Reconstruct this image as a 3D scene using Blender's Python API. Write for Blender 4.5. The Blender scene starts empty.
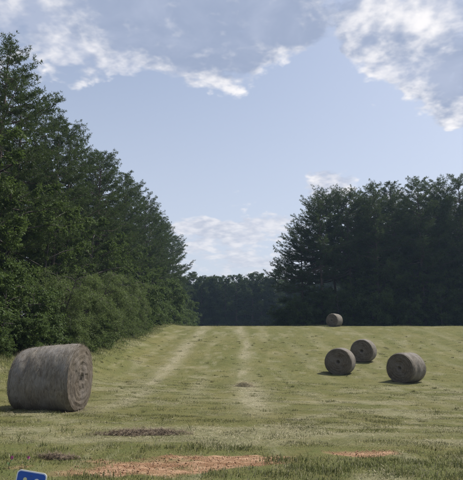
import bpy, math, random
import numpy as np
from mathutils import Vector, Matrix

R = math.radians
scene = bpy.context.scene
COL = scene.collection

# ------------------------------------------------------------------ camera
CAM_Z = 1.55
cam_d = bpy.data.cameras.new('camera')
cam = bpy.data.objects.new('camera', cam_d)
COL.objects.link(cam)
cam.location = (0, 0, CAM_Z)
cam.rotation_euler = (R(90 + 10.52), 0, 0)
cam_d.sensor_fit = 'HORIZONTAL'
cam_d.sensor_width = 36
cam_d.lens = 36 * 560 / 463
cam_d.clip_end = 3000
cam_d.clip_start = 0.05
scene.camera = cam

# ------------------------------------------------------------------ light
SUN_AZ, SUN_EL = 61, 55          # degrees right of the view direction (+Y), above the horizon
world = bpy.data.worlds.new('World')
scene.world = world
world.use_nodes = True
world.cycles.sampling_method = 'MANUAL'
world.cycles.sample_map_resolution = 512
scene.view_settings.view_transform = 'Standard'
scene.view_settings.look = 'None'
scene.view_settings.gamma = 1
scene.view_settings.use_curve_mapping = False
scene.view_settings.exposure = 0.6
scene.cycles.max_bounces = 8
scene.cycles.transparent_max_bounces = 8
scene.cycles.use_denoising = True
SKY_STRENGTH = 0.09

sun_d = bpy.data.lights.new('sun', 'SUN')
sun = bpy.data.objects.new('sun', sun_d)
COL.objects.link(sun)
sun_d.energy = 3.7
sun_d.angle = R(1.2)
sun_d.color = (1.0, 0.95, 0.87)
sdir = Vector((math.sin(R(SUN_AZ)) * math.cos(R(SUN_EL)), math.cos(R(SUN_AZ)) * math.cos(R(SUN_EL)), math.sin(R(SUN_EL))))
sun.rotation_euler = sdir.to_track_quat('Z', 'Y').to_euler()
sun.location = sdir * 60


class NT:
    """small helper to write node trees"""
    def __init__(self, tree):
        self.t = tree
        tree.nodes.clear()

    def n(self, typ, ins=None, **props):
        nd = self.t.nodes.new(typ)
        for k, v in props.items():
            setattr(nd, k, v)
        for k, v in (ins or {}).items():
            s = nd.inputs[k]
            if isinstance(v, bpy.types.NodeSocket):
                self.t.links.new(v, s)
            else:
                s.default_value = v
        return nd

    def m(self, op, a, b=0.0, c=0.0, clamp=False):
        return self.n('ShaderNodeMath', {0: a, 1: b, 2: c}, operation=op, use_clamp=clamp).outputs[0]

    def v(self, op, a, b=(0, 0, 0)):
        nd = self.n('ShaderNodeVectorMath', {0: a, 1: b}, operation=op)
        return nd.outputs['Value'] if op in ('LENGTH', 'DOT_PRODUCT', 'DISTANCE') else nd.outputs['Vector']

    def mr(self, val, a, b, c=0.0, d=1.0, smooth=True):
        return self.n('ShaderNodeMapRange', {'Value': val, 'From Min': a, 'From Max': b, 'To Min': c, 'To Max': d},
                      interpolation_type='SMOOTHSTEP' if smooth else 'LINEAR').outputs[0]

    def mix(self, f, a, b, blend='MIX'):
        nd = self.n('ShaderNodeMix', None, data_type='RGBA', blend_type=blend)
        for s, v in ((nd.inputs[0], f), (nd.inputs[6], a), (nd.inputs[7], b)):
            if isinstance(v, bpy.types.NodeSocket):
                self.t.links.new(v, s)
            else:
                s.default_value = v if not isinstance(v, tuple) or len(v) == 4 else (*v, 1)
        return nd.outputs[2]

    def noise(self, vec, scale, detail=4, rough=0.5, dist=0.0):
        return self.n('ShaderNodeTexNoise', {'Vector': vec, 'Scale': scale, 'Detail': detail, 'Roughness': rough,
                                             'Distortion': dist}).outputs[0]


# sky: Nishita air + cumulus fields by direction.  (azimuth right of +Y, elevation, half width, half height, weight)
CLOUDS = [(-21, 31, 6, 4.0, .34), (-16.0, 27.5, 4.0, 2.8, .36), (-27, 36, 9, 6, .30),
          (-5, 29.2, 6.0, 2.8, .62), (-3, 34, 10, 5.5, .80), (4.5, 33.0, 4.5, 3.6, .62), (-12, 34, 8, 5, .5),
          (13.8, 30.5, 4.2, 2.6, .58), (18, 28.2, 4.6, 3.2, .62), (22.5, 25.8, 4.0, 3.4, .70), (26.5, 29, 6, 6.5, .80),
          (23.0, 21.6, 2.2, 1.2, .40), (30, 22, 5, 4, .5),
          (15.2, 23.0, 1.0, .6, .36), (10.4, 15.6, 2.6, 1.5, .95),
          (1.0, 11.6, 6.5, 1.5, .70), (-3, 12.2, 3.0, 1.2, .50), (2, 8.0, 15, 2.2, .34)]
CLEAR = [(-3, 20, 22, 5.2, .55), (11, 23, 5.5, 4.5, .5), (-14, 21, 8, 3.6, .3), (18, 17, 9, 2.6, .35), (10.0, 29.0, 2.2, 2.8, .75), (11.5, 33, 1.2, 2.0, .4)]


GREYS = [(-3, 34, 11, 5.5, .85), (-3, 29.6, 5, 1.8, .6), (7, 33.5, 4.5, 3.5, .7), (-11, 32, 3.5, 3, .45), (23.5, 25.6, 2.0, 1.8, .6), (27, 27, 3, 4, .5),
         (18.5, 29, 1.5, 1.0, .35), (-24, 29, 3, 2, .3)]


def build_world():
    T = NT(world.node_tree)
    D = T.n('ShaderNodeTexCoord').outputs['Generated']
    D = T.v('NORMALIZE', D)
    sky = T.n('ShaderNodeTexSky', sky_type='NISHITA', sun_disc=False, sun_elevation=R(SUN_EL), sun_rotation=R(SUN_AZ),
              air_density=1.0, dust_density=3.0, ozone_density=1.6, altitude=200)
    warp = T.n('ShaderNodeTexNoise', {'Vector': D, 'Scale': 9.0, 'Detail': 3, 'Roughness': .55}).outputs['Color']
    wv = T.v('MULTIPLY', T.v('SUBTRACT', warp, (.5, .5, .5)), (.09, .09, .09))
    Dw = T.v('ADD', D, wv)
    acc = grey_acc = None
    for lst, sg in ((CLOUDS, 1), (CLEAR, -1), (GREYS, 0)):
        for az, el, rw, rh, w in lst:
            c = (math.sin(R(az)) * math.cos(R(el)), math.cos(R(az)) * math.cos(R(el)), math.sin(R(el)))
            s = (1 / R(rw), 1 / R(rw * 1.6), 1 / R(rh))
            l = T.v('LENGTH', T.v('MULTIPLY', T.v('SUBTRACT', Dw, c), s))
            b = T.mr(l, 1.5, .35, 0, w * (sg or 1))
            if sg == 0:
                grey_acc = b if grey_acc is None else T.m('ADD', grey_acc, b)
            elif acc is None:
                acc = b
            else:
                acc = T.m('ADD', acc, b)
    acc = T.m('MINIMUM', acc, .85)
    z = T.n('ShaderNodeSeparateXYZ', {0: D}).outputs[2]
    k = T.m('DIVIDE', 1.0, T.m('ADD', T.m('MAXIMUM', z, 0.0), .22))
    plane = T.v('MULTIPLY', D, T.n('ShaderNodeCombineXYZ', {0: k, 1: k, 2: k}).outputs[0])
    def field(off):
        q = T.v('ADD', plane, off)
        big = T.noise(q, 4.6, 4, .55, .3)
        med = T.noise(q, 15.0, 3, .55, .2)
        puff = T.n('ShaderNodeTexVoronoi', {'Vector': T.v('ADD', q, T.v('MULTIPLY', warp, (.05, .05, .05))), 'Scale': 17.0, 'Detail': 2.0, 'Roughness': .5},
                   feature='F1', normalize=True).outputs['Distance']
        d = T.m('ADD', T.m('MULTIPLY', T.m('SUBTRACT', big, .5), 2.3), T.m('MULTIPLY', T.m('SUBTRACT', med, .5), 1.0))
        return T.m('ADD', d, T.m('MULTIPLY', T.m('SUBTRACT', .42, puff), 1.3))
    d1 = field((0, 0, 0))
    d2 = field((.030, .012, .030))                            # a little towards the sun
    fine = T.noise(plane, 34.0, 8, .66, .5)
    blot = T.noise(T.v('ADD', plane, (3.1, 1.7, .4)), 5.0, 5, .55, .4)
    dens = T.m('SUBTRACT', T.m('ADD', d1, acc), .24)
    dens = T.m('ADD', dens, T.m('MULTIPLY', T.m('SUBTRACT', fine, .5), .7))
    alpha = T.mr(dens, -.06, .46)
    lit = T.m('SUBTRACT', d1, d2)                             # thins out towards the sun: sunlit flank
    th = T.m('ADD', T.m('MULTIPLY', dens, .30), T.m('MINIMUM', grey_acc, .78))
    th = T.m('ADD', th, T.m('MULTIPLY', T.m('SUBTRACT', blot, .5), 1.2))
    th = T.m('SUBTRACT', th, T.m('MULTIPLY', lit, 1.25))
    thick = T.mr(T.m('ADD', th, T.m('MULTIPLY', T.m('SUBTRACT', fine, .5), .5)), -.75, .80)
    white = (7.6, 7.4, 7.4)
    grey = T.mix(T.mr(blot, .35, .65), (2.55, 3.05, 4.2), (3.3, 3.75, 4.9))
    ccol = T.mix(thick, white, grey)
    ccol = T.mix(T.mr(z, .36, .16, 0, .5), ccol, (5.5, 5.5, 5.9))
    low = T.mr(z, .05, .36)                                   # far low clouds are seen through more air
    alpha = T.m('MULTIPLY', alpha, T.m('ADD', .62, T.m('MULTIPLY', low, .32)))
    skyc = T.mix(T.m('MULTIPLY', T.mr(z, .70, .06), .54), T.mix(.12, sky.outputs[0], (5.6, 6.0, 6.9)), (5.5, 5.75, 6.5))
    col = T.mix(alpha, skyc, ccol)
    bg = T.n('ShaderNodeBackground', {'Color': col, 'Strength': SKY_STRENGTH})
    out = T.n('ShaderNodeOutputWorld', {'Surface': bg.outputs[0]})


build_world()

# ------------------------------------------------------------------ helpers
rng = np.random.default_rng(7)


def hash2(ix, iy, seed):
    n = (ix.astype(np.int64) * 374761393 + iy.astype(np.int64) * 668265263 + seed * 1442695041) & 0xffffffff
    n = ((n ^ (n >> 13)) * 1274126177) & 0xffffffff
    return ((n ^ (n >> 16)) & 0xffff) / 65535.0


def vnoise(x, y, seed=0):
    x = np.asarray(x, float); y = np.asarray(y, float)
    ix, iy = np.floor(x), np.floor(y)
    fx, fy = x - ix, y - iy
    fx = fx * fx * (3 - 2 * fx); fy = fy * fy * (3 - 2 * fy)
    a = hash2(ix, iy, seed); b = hash2(ix + 1, iy, seed); c = hash2(ix, iy + 1, seed); d = hash2(ix + 1, iy + 1, seed)
    return (a + (b - a) * fx) * (1 - fy) + (c + (d - c) * fx) * fy


def fbm(x, y, seed=0, oct=4):
    s, a, t = 0, 1.0, 0
    for o in range(oct):
        s = s + a * vnoise(np.asarray(x) * 2 ** o, np.asarray(y) * 2 ** o, seed + o * 17)
        t += a; a *= .5
    return s / t


def sstep(x, a, b):
    t = np.clip((np.asarray(x, float) - a) / (b - a), 0, 1)
    return t * t * (3 - 2 * t)


_PD = np.array([-60, 0, 6.6, 9.5, 13.6, 19, 24, 28, 31.5, 36.6, 44, 52, 58, 62, 66, 72, 90, 150, 300, 900.])
_PZ = np.array([-1.9, -1.5, -1.43, -1.46, -1.60, -1.70, -1.73, -1.66, -1.43, -.98, -.18, .76, 1.47, 1.87, 2.04, 2.08, 2.0, 1.8, 1.6, 1.0]) + CAM_Z


def catmull(x, X, Z):
    x = np.clip(np.asarray(x, float), X[0], X[-1] - 1e-6)
    i = np.clip(np.searchsorted(X, x, side='right') - 1, 0, len(X) - 2)
    dz = np.diff(Z) / np.diff(X)
    m = np.empty(len(X)); m[0] = dz[0]; m[-1] = dz[-1]
    h = np.diff(X)
    m[1:-1] = (dz[:-1] * h[1:] + dz[1:] * h[:-1]) / (h[1:] + h[:-1])
    t = (x - X[i]) / h[i]
    return ((2 * t**3 - 3 * t**2 + 1) * Z[i] + (t**3 - 2 * t**2 + t) * h[i] * m[i] + (-2 * t**3 + 3 * t**2) * Z[i + 1] + (t**3 - t**2) * h[i] * m[i + 1])


def ground_z(x, y, rough=True):
    x = np.asarray(x, float); y = np.asarray(y, float)
    z = catmull(y, _PD, _PZ)
    z = z - .022 * np.clip(x, -14, 14) * sstep(y, 4, 14) * (1 - sstep(y, 38, 58))
    bank = sstep(-x, 4.6, 9.5) * sstep(y, 13, 20) * (1.15 - .75 * sstep(y, 34, 58)) * (1 - .6 * sstep(y, 66, 90))
    z = z + bank
    if rough:
        z = z + (fbm(x * .35, y * .35, 3, 3) - .5) * .16 * sstep(y, 10, 30) * (1 - sstep(y, 54, 62) * .6)
        z = z + (fbm(x * 1.9, y * 1.9, 9, 3) - .5) * .07
    return z


def gz(x, y):
    return float(ground_z(np.array([x]), np.array([y]))[0])


def clay_mask(x, y):
    """bare red clay at the field's edge"""
    w = (fbm(x * 1.6, y * 3.0, 41, 4) - .5)
    d1 = ((x + 1.0) / 1.68) ** 2 + ((y - 7.05 - .24 * (x + 1.0)) / .56) ** 2
    d2 = ((x - 1.70) / .50) ** 2 + ((y - 7.95) / .22) ** 2
    d3 = ((x + 2.75) / .5) ** 2 + ((y - 6.7) / .25) ** 2
    m = np.maximum(np.maximum(1 - d1, (1 - d2) * .42), (1 - d3) * .35)
    return sstep(m + w * 2.6, .05, .55)


ROWS = [-5.6, -3.35, -1.25, .6, 2.7, 4.9, 7.0, 9.3, 11.6, 14, 16.5, 19]


def hay_mask(x, y):
    """dry loose hay left in rows by the rake (0 to 1)"""
    h = np.zeros_like(np.asarray(x, float))
    for k, x0 in enumerate(ROWS):
        c = x0 + .8 * (vnoise(y * .07, np.full_like(y, k * 3.1), 5) - .5) + .010 * (y - 25) * (1 if x0 > -2 else 1.6)
        c = c + .25 * (vnoise(y * .5, np.full_like(y, k * 7.7), 6) - .5)
        w = .28 + .25 * vnoise(y * .2, np.full_like(y, k * 1.3), 8)
        p = sstep(fbm(x * .9 + k * 9, y * .16, 21, 4), .36, .66)
        if k in (1, 3):
            p = np.maximum(p, .35 + .65 * sstep(fbm(x * 1.5, y * .5, 25, 3), .38, .6))
            w = w * 1.25
        h = np.maximum(h, np.exp(-((x - c) / w) ** 2) * p * {1: 1.0, 3: .95, 2: .5, 5: .3, 7: .5}.get(k, .38))
    h = h * sstep(y, 11, 17)
    cross = sstep(fbm(x * .22, y * .9, 33, 4), .52, .72) * .55         # raked the other way on the headland
    h = np.maximum(h, cross * (1 - sstep(y, 20, 34)) * sstep(y, 6, 9))
    blot = sstep(fbm(x * 1.3, y * .8, 55, 4), .58, .74) * .5
    return np.clip(np.maximum(h, blot), 0, 1)


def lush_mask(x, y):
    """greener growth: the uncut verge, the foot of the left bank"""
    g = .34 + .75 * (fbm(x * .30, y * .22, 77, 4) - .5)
    g = g + .38 * (1 - sstep(y, 6.5, 9.0)) + .40 * sstep(-x, 5.5, 8.5) * sstep(y, 14, 22)  # deeper green on the left bank also carries its shade in the colour
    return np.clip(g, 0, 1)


def mesh_np(name, verts, faces, attrs=None, smooth=False):
    """faces: int array (n,3) or (n,4), or a list of such arrays"""
    if not isinstance(faces, list):
        faces = [faces]
    me = bpy.data.meshes.new(name)
    verts = np.ascontiguousarray(verts, np.float32)
    me.vertices.add(len(verts))
    me.vertices.foreach_set('co', verts.ravel())
    loops = np.concatenate([f.ravel() for f in faces]).astype(np.int32)
    sizes = np.concatenate([np.full(len(f), f.shape[1]) for f in faces]).astype(np.int32)
    starts = np.concatenate([[0], np.cumsum(sizes)[:-1]]).astype(np.int32)
    me.loops.add(len(loops))
    me.loops.foreach_set('vertex_index', loops)
    me.polygons.add(len(sizes))
    me.polygons.foreach_set('loop_start', starts)
    if smooth:
        me.polygons.foreach_set('use_smooth', np.ones(len(sizes), bool))
    me.update(calc_edges=True)
    for k, a in (attrs or {}).items():
        at = me.attributes.new(k, 'FLOAT', 'POINT')
        at.data.foreach_set('value', np.ascontiguousarray(a, np.float32))
    return me


def link(name, data, mat=None, parent=None, loc=None):
    o = bpy.data.objects.new(name, data)
    COL.objects.link(o)
    if mat is not None and data is not None and not data.materials:
        data.materials.append(mat)
    if parent is not None:
        o.parent = parent
    if loc is not None:
        o.location = loc
    return o


def tag(o, label=None, cat=None, group=None, kind=None):
    if label: o['label'] = label
    if cat: o['category'] = cat
    if group: o['group'] = group
    if kind: o['kind'] = kind
    return o


def norm(a):
    return a / (np.linalg.norm(a, axis=-1, keepdims=True) + 1e-9)


def tubes(paths, sides=6):
    """paths: list of (points (n,3), radii (n)) -> verts, quads"""
    V, F, off = [], [], 0
    for P, r in paths:
        P = np.asarray(P, float); n = len(P)
        T = norm(np.gradient(P, axis=0))
        ref = np.array([0, 0, 1.0]) if abs(T[0, 2]) < .8 else np.array([1.0, 0, 0])
        A = norm(np.cross(T, ref)); B = np.cross(T, A)
        ang = np.linspace(0, 2 * np.pi, sides, endpoint=False)
        ring = P[:, None] + (A[:, None] * np.cos(ang)[None, :, None] + B[:, None] * np.sin(ang)[None, :, None]) * np.asarray(r)[:, None, None]
        V.append(ring.reshape(-1, 3))
        i = np.arange(n - 1)[:, None] * sides; j = np.arange(sides)[None]; j2 = (j + 1) % sides
        F.append(np.stack([i + j, i + j2, i + sides + j2, i + sides + j], -1).reshape(-1, 4) + off)
        off += n * sides
    return np.concatenate(V), np.concatenate(F)


# ------------------------------------------------------------------ materials
def new_mat(name):
    m = bpy.data.materials.new(name)
    m.use_nodes = True
    return m, NT(m.node_tree)


def foliage_mat(name, dark, light, hue2, rough=.5, trans=.35):
    m, T = new_mat(name)
    a = T.n('ShaderNodeAttribute', attribute_name='rnd').outputs['Fac']
    orr = T.n('ShaderNodeObjectInfo').outputs['Random']
    col = T.mix(a, dark, light)
    col = T.mix(T.m('MULTIPLY', orr, .55), col, hue2)
    g = T.n('ShaderNodeTexCoord').outputs['Object']
    col = T.mix(T.mr(T.noise(g, .8, 3), .38, .62, 0, .5), col, hue2)
    p = T.n('ShaderNodeBsdfPrincipled', {'Base Color': col, 'Roughness': rough, 'Specular IOR Level': .12})
    t = T.n('ShaderNodeBsdfTranslucent', {'Color': T.mix(.5, col, (.10, .15, .03))})
    mx = T.n('ShaderNodeMixShader', {0: trans, 1: p.outputs[0], 2: t.outputs[0]})
    T.n('ShaderNodeOutputMaterial', {'Surface': mx.outputs[0]})
    return m


M_PINE = foliage_mat('pine_needles', (.022, .036, .015), (.075, .105, .036), (.050, .076, .032), .6, .28)
M_LEAF = foliage_mat('broad_leaves', (.030, .054, .016), (.115, .165, .048), (.080, .118, .034), .55, .38)
M_PALE = foliage_mat('pale_shrub_leaves', (.065, .092, .036), (.165, .21, .082), (.115, .150, .058), .6, .4)
M_SHRUB = foliage_mat('shrub_leaves', (.036, .060, .020), (.110, .155, .052), (.075, .112, .040), .55, .38)


def bark_mat(name, c1, c2):
    m, T = new_mat(name)
    g = T.n('ShaderNodeTexCoord').outputs['Object']
    gs = T.v('MULTIPLY', g, (9, 9, 2.2))
    n = T.noise(gs, 1.2, 6, .65)
    col = T.mix(T.mr(n, .35, .65), c1, c2)
    bmp = T.n('ShaderNodeBump', {'Strength': .7, 'Distance': .03, 'Height': n})
    p = T.n('ShaderNodeBsdfPrincipled', {'Base Color': col, 'Roughness': .9, 'Normal': bmp.outputs[0]})
    T.n('ShaderNodeOutputMaterial', {'Surface': p.outputs[0]})
    return m


M_PBARK = bark_mat('pine_bark', (.045, .034, .027), (.10, .076, .060))
M_HBARK = bark_mat('grey_bark', (.032, .027, .022), (.075, .066, .056))

GREEN = (.108, .115, .036)
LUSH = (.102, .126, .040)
TAN = (.180, .160, .062)
HAY = (.39, .355, .25)


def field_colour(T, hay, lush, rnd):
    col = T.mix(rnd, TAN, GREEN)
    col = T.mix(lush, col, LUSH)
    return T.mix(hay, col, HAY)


def ground_mat():
    m, T = new_mat('mown_field')
    g = T.n('ShaderNodeTexCoord').outputs['Object']
    hay = T.n('ShaderNodeAttribute', attribute_name='hay').outputs['Fac']
    lush = T.n('ShaderNodeAttribute', attribute_name='lush').outputs['Fac']
    clay = T.n('ShaderNodeAttribute', attribute_name='clay').outputs['Fac']
    n1 = T.noise(g, 5.0, 8, .65)
    n2 = T.noise(T.v('MULTIPLY', g, (1.0, .35, 1)), .8, 5, .6)
    n3 = T.noise(g, 38.0, 4, .7)
    n4 = T.noise(T.v('MULTIPLY', g, (.9, .16, 1)), 2.6, 5, .65)
    rnd = T.m('ADD', T.m('MULTIPLY', n1, .55), T.m('MULTIPLY', n2, .55))
    hv = T.m('MULTIPLY', hay, T.mr(T.noise(g, 9.0, 6, .7), .30, .62, .3, 1.0))
    hv = T.m('MULTIPLY', hv, .8)
    hv = T.m('MAXIMUM', hv, T.m('MULTIPLY', T.mr(n4, .54, .74), .30))
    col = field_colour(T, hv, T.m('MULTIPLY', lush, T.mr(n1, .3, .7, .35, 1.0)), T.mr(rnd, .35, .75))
    mot = T.noise(T.v('MULTIPLY', g, (1.0, .8, 1)), 1.7, 7, .68)
    col = T.mix(T.mr(mot, .50, .70, 0, .55), col, (.085, .092, .034))
    col = T.mix(T.mr(mot, .48, .30, 0, .45), col, (.200, .176, .080))
    soil = T.mix(T.mr(n1, .35, .65), (.10, .075, .045), (.16, .12, .075))
    col = T.mix(T.m('MULTIPLY', T.mr(n3, .50, .72), .42), col, soil)
    cn = T.noise(T.v('MULTIPLY', g, (1.2, 4.0, 1)), 3.5, 7, .65)
    cl = T.mix(T.mr(cn, .36, .64), (.23, .125, .068), (.44, .285, .180))
    cl = T.mix(T.mr(n3, .5, .75, 0, .6), cl, (.36, .27, .17))
    col = T.mix(clay, col, cl)
    bmp = T.n('ShaderNodeBump', {'Strength': .8, 'Distance': .05, 'Height': T.m('ADD', n3, T.m('MULTIPLY', n1, 1.5))})
    p = T.n('ShaderNodeBsdfPrincipled', {'Base Color': col, 'Roughness': .95, 'Specular IOR Level': .1, 'Normal': bmp.outputs[0]})
    T.n('ShaderNodeOutputMaterial', {'Surface': p.outputs[0]})
    return m


def blade_mat(name, lushmul=1.0):
    m, T = new_mat(name)
    hay = T.n('ShaderNodeAttribute', attribute_name='hay').outputs['Fac']
    lush = T.n('ShaderNodeAttribute', attribute_name='lush').outputs['Fac']
    rnd = T.n('ShaderNodeAttribute', attribute_name='rnd').outputs['Fac']
    tip = T.n('ShaderNodeAttribute', attribute_name='tip').outputs['Fac']
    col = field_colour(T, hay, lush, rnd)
    col = T.mix(T.m('MULTIPLY', tip, .25), col, TAN)
    nrm = T.v('NORMALIZE', T.v('ADD', T.n('ShaderNodeNewGeometry').outputs['Normal'], (0, 0, 1.3)))
    p = T.n('ShaderNodeBsdfPrincipled', {'Base Color': col, 'Roughness': .7, 'Specular IOR Level': .12, 'Normal': nrm})
    t = T.n('ShaderNodeBsdfTranslucent', {'Color': col})
    mx = T.n('ShaderNodeMixShader', {0: .3, 1: p.outputs[0], 2: t.outputs[0]})
    T.n('ShaderNodeOutputMaterial', {'Surface': mx.outputs[0]})
    return m


M_GROUND = ground_mat()
M_BLADE = blade_mat('grass_blades')

# ------------------------------------------------------------------ ground
def axis_steps(a, b, fine, grow, c=0.0):
    out = [c]
    for sg, lim in ((1, b), (-1, a)):
        x = c; seq = []
        while (x < lim) if sg > 0 else (x > lim):
            x += sg * max(fine, abs(x - c) * grow)
            seq.append(x)
        seq[-1] = lim
        out = (out + seq) if sg > 0 else (seq[::-1] + out)
    return np.array(out)


xs = axis_steps(-500, 500, .11, .032)
ys = axis_steps(-60, 800, .09, .021, 6.5)
GX, GY = np.meshgrid(xs, ys)
fx, fy = GX.ravel(), GY.ravel()
clay = clay_mask(fx, fy)
gzv = ground_z(fx, fy)
ridge = np.abs(fbm(fx * 1.4, fy * 5.5, 61, 4) - .5)
gzv = gzv + clay * (.01 - ridge * .16 + (fbm(fx * 5, fy * 9, 63, 3) - .5) * .06)
ny, nx = GX.shape
ii = (np.arange(ny - 1)[:, None] * nx + np.arange(nx - 1)[None]).ravel()
gf = np.stack([ii, ii + 1, ii + nx + 1, ii + nx], -1)
gme = mesh_np('ground', np.stack([fx, fy, gzv], -1), gf,
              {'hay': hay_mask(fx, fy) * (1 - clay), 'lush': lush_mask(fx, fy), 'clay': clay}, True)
ground = link('ground', gme, M_GROUND)
tag(ground, 'mown hay field rising to a low crest', kind='structure')

# ------------------------------------------------------------------ grass (nobody could count it)
def blades(x, y, h, w, lean, seg2, rnd, hay, lush, sink=.006):
    n = len(x)
    r = np.random.default_rng(n)
    z = ground_z(x, y) - sink
    az = r.random(n) * 2 * np.pi
    la = r.random(n) * 2 * np.pi
    side = np.stack([np.cos(az), np.sin(az), np.zeros(n)], -1) * (w / 2)[:, None]
    lv = np.stack([np.cos(la), np.sin(la), np.zeros(n)], -1)
    b = np.stack([x, y, z], -1)
    tipz = np.sqrt(np.clip(1 - lean ** 2, .02, 1))
    tip = b + lv * (lean * h)[:, None] + np.array([0, 0, 1.0]) * (h * tipz)[:, None]
    if seg2:
        mid = b + lv * (lean * h * .30)[:, None] + np.array([0, 0, 1.0]) * (h * (.55 + .08 * tipz))[:, None]
        V = np.stack([b - side, b + side, mid + side * .8, mid - side * .8, tip], 1).reshape(-1, 3)
        k = np.arange(n)[:, None] * 5
        F = [np.concatenate([k + 0, k + 1, k + 2, k + 3], 1), np.concatenate([k + 3, k + 2, k + 4], 1)]
        rep = 5; tipa = np.tile([0, 0, .6, .6, 1.], n)
    else:
        V = np.stack([b - side, b + side, tip], 1).reshape(-1, 3)
        k = np.arange(n)[:, None] * 3
        F = [np.concatenate([k, k + 1, k + 2], 1)]
        rep = 3; tipa = np.tile([0, 0, 1.], n)
    at = {'rnd': np.repeat(rnd, rep), 'hay': np.repeat(hay, rep), 'lush': np.repeat(lush, rep), 'tip': tipa}
    return V, F, at


def scatter(n, d0, d1, power, seed, spread=.52, pad=2.0):
    r = np.random.default_rng(seed)
    u = r.random(n)
    e = 2 - power
    d = (d0 ** e + u * (d1 ** e - d0 ** e)) ** (1 / e) if abs(e) > 1e-6 else d0 * (d1 / d0) ** u
    x = (r.random(n) * 2 - 1) * (d * spread + pad)
    return x, d, r


def make_grass(name, n, d0, d1, power, seed, hmin, hmax, wk, seg2, label):
    x, y, r = scatter(n, d0, d1, power, seed)
    cm = clay_mask(x, y)
    keep = (r.random(n) > cm * .90) & (x > -10.5)
    x, y = x[keep], y[keep]; n = len(x)
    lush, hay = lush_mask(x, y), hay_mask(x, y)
    tuft = sstep(fbm(x * 2.2, y * 2.2, 91, 3), .40, .68)
    h = (hmin + (hmax - hmin) * r.random(n) ** 1.6) * (.55 + .75 * tuft) * (.75 + .55 * lush) * (1 - .45 * sstep(fbm(x * .9, y * 1.6, 131, 4), .42, .62))
    w = wk * (.6 + .8 * r.random(n)) * (1 + y / 9)
    lean = .15 + .75 * r.random(n)
    rnd = np.clip(.25 + .55 * tuft + .5 * (r.random(n) - .5), 0, 1)
    thatch = sstep(fbm(x * .9, y * 1.6, 131, 4), .42, .62)
    dead = r.random(n) < (.12 + .5 * hay + .35 * thatch)
    hv = np.where(dead, .35 + .6 * r.random(n), hay * .25)
    lv = np.clip(lush * (.4 + .8 * r.random(n)), 0, 1) * np.where(dead, .2, 1)
    V, F, at = blades(x, y, h, w, lean, seg2, rnd, hv, lv)
    o = link(name, mesh_np(name, V, F, at), M_BLADE)
    tag(o, label, 'grass', kind='stuff')


make_grass('verge_grass', 205000, 4.6, 13.5, 1.2, 101, .012, .046, .0032, True, 'short green and straw coloured grass in the foreground')
make_grass('headland_grass', 240000, 12.5, 27, 1.1, 103, .012, .036, .0034, False, 'fine mown grass around the large bale and the heap')
make_grass('field_grass', 260000, 11.0, 64, 1.5, 102, .014, .045, .0046, False, 'pale mown grass stubble covering the rising field')

# tall weeds on the near verge, in clumps
def make_weeds():
    r = np.random.default_rng(5)
    cl = [(.62, 7.3), (.85, 6.9), (1.15, 6.8), (1.6, 7.0), (2.2, 7.2), (2.9, 7.1), (3.4, 7.6), (-2.9, 7.4), (-2.45, 7.9), (-1.1, 8.2), (-.5, 8.2), (.1, 8.3),
          (-.1, 6.5), (-1.6, 6.45), (1.9, 6.6), (2.6, 6.5), (-2.9, 6.6), (.45, 6.6)]
    X, Y = [], []
    for cx, cy in cl:
        k = r.integers(140, 320)
        X.append(cx + r.normal(0, .16, k)); Y.append(cy + r.normal(0, .10, k))
    x, y = np.concatenate(X), np.concatenate(Y); n = len(x)
    h = .03 + .065 * r.random(n) ** 1.5
    V, F, at = blades(x, y, h, .004 + .006 * r.random(n), .2 + .6 * r.random(n), True, r.random(n), np.where(r.random(n) < .1, .7, 0.), .55 + .45 * r.random(n))
    tag(link('weeds', mesh_np('weeds', V, F, at), M_BLADE), 'taller dark green weeds around the bare red clay', 'weeds', kind='stuff')


make_weeds()


def make_tufts():
    r = np.random.default_rng(15)
    cx, cy, _ = scatter(1500, 7.5, 52, 1.0, 301)
    ok = (cx > -8) & (clay_mask(cx, cy) < .3) & (r.random(len(cx)) < .25 + .9 * lush_mask(cx, cy))
    cx, cy = cx[ok], cy[ok]
    k = r.integers(18, 60, len(cx))
    sp = np.repeat(.04 + .10 * r.random(len(cx)), k)
    x = np.repeat(cx, k); y = np.repeat(cy, k); n = len(x)
    x = x + r.normal(0, 1, n) * sp; y = y + r.normal(0, 1, n) * sp
    h = np.repeat(.04 + .07 * r.random(len(cx)), k) * (.5 + .7 * r.random(n))
    lu = np.repeat(r.random(len(cx)), k)
    V, F, at = blades(x, y, h, (.004 + .004 * r.random(n)) * (1 + y / 14), .2 + .7 * r.random(n), False, r.random(n), np.where(r.random(n) < .15, .6, 0.), lu * (.5 + .5 * r.random(n)))
    tag(link('grass_tufts', mesh_np('grass_tufts', V, F, at), M_BLADE), 'scattered tufts of regrown grass dotting the mown field', 'grass', kind='stuff')


make_tufts()


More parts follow.
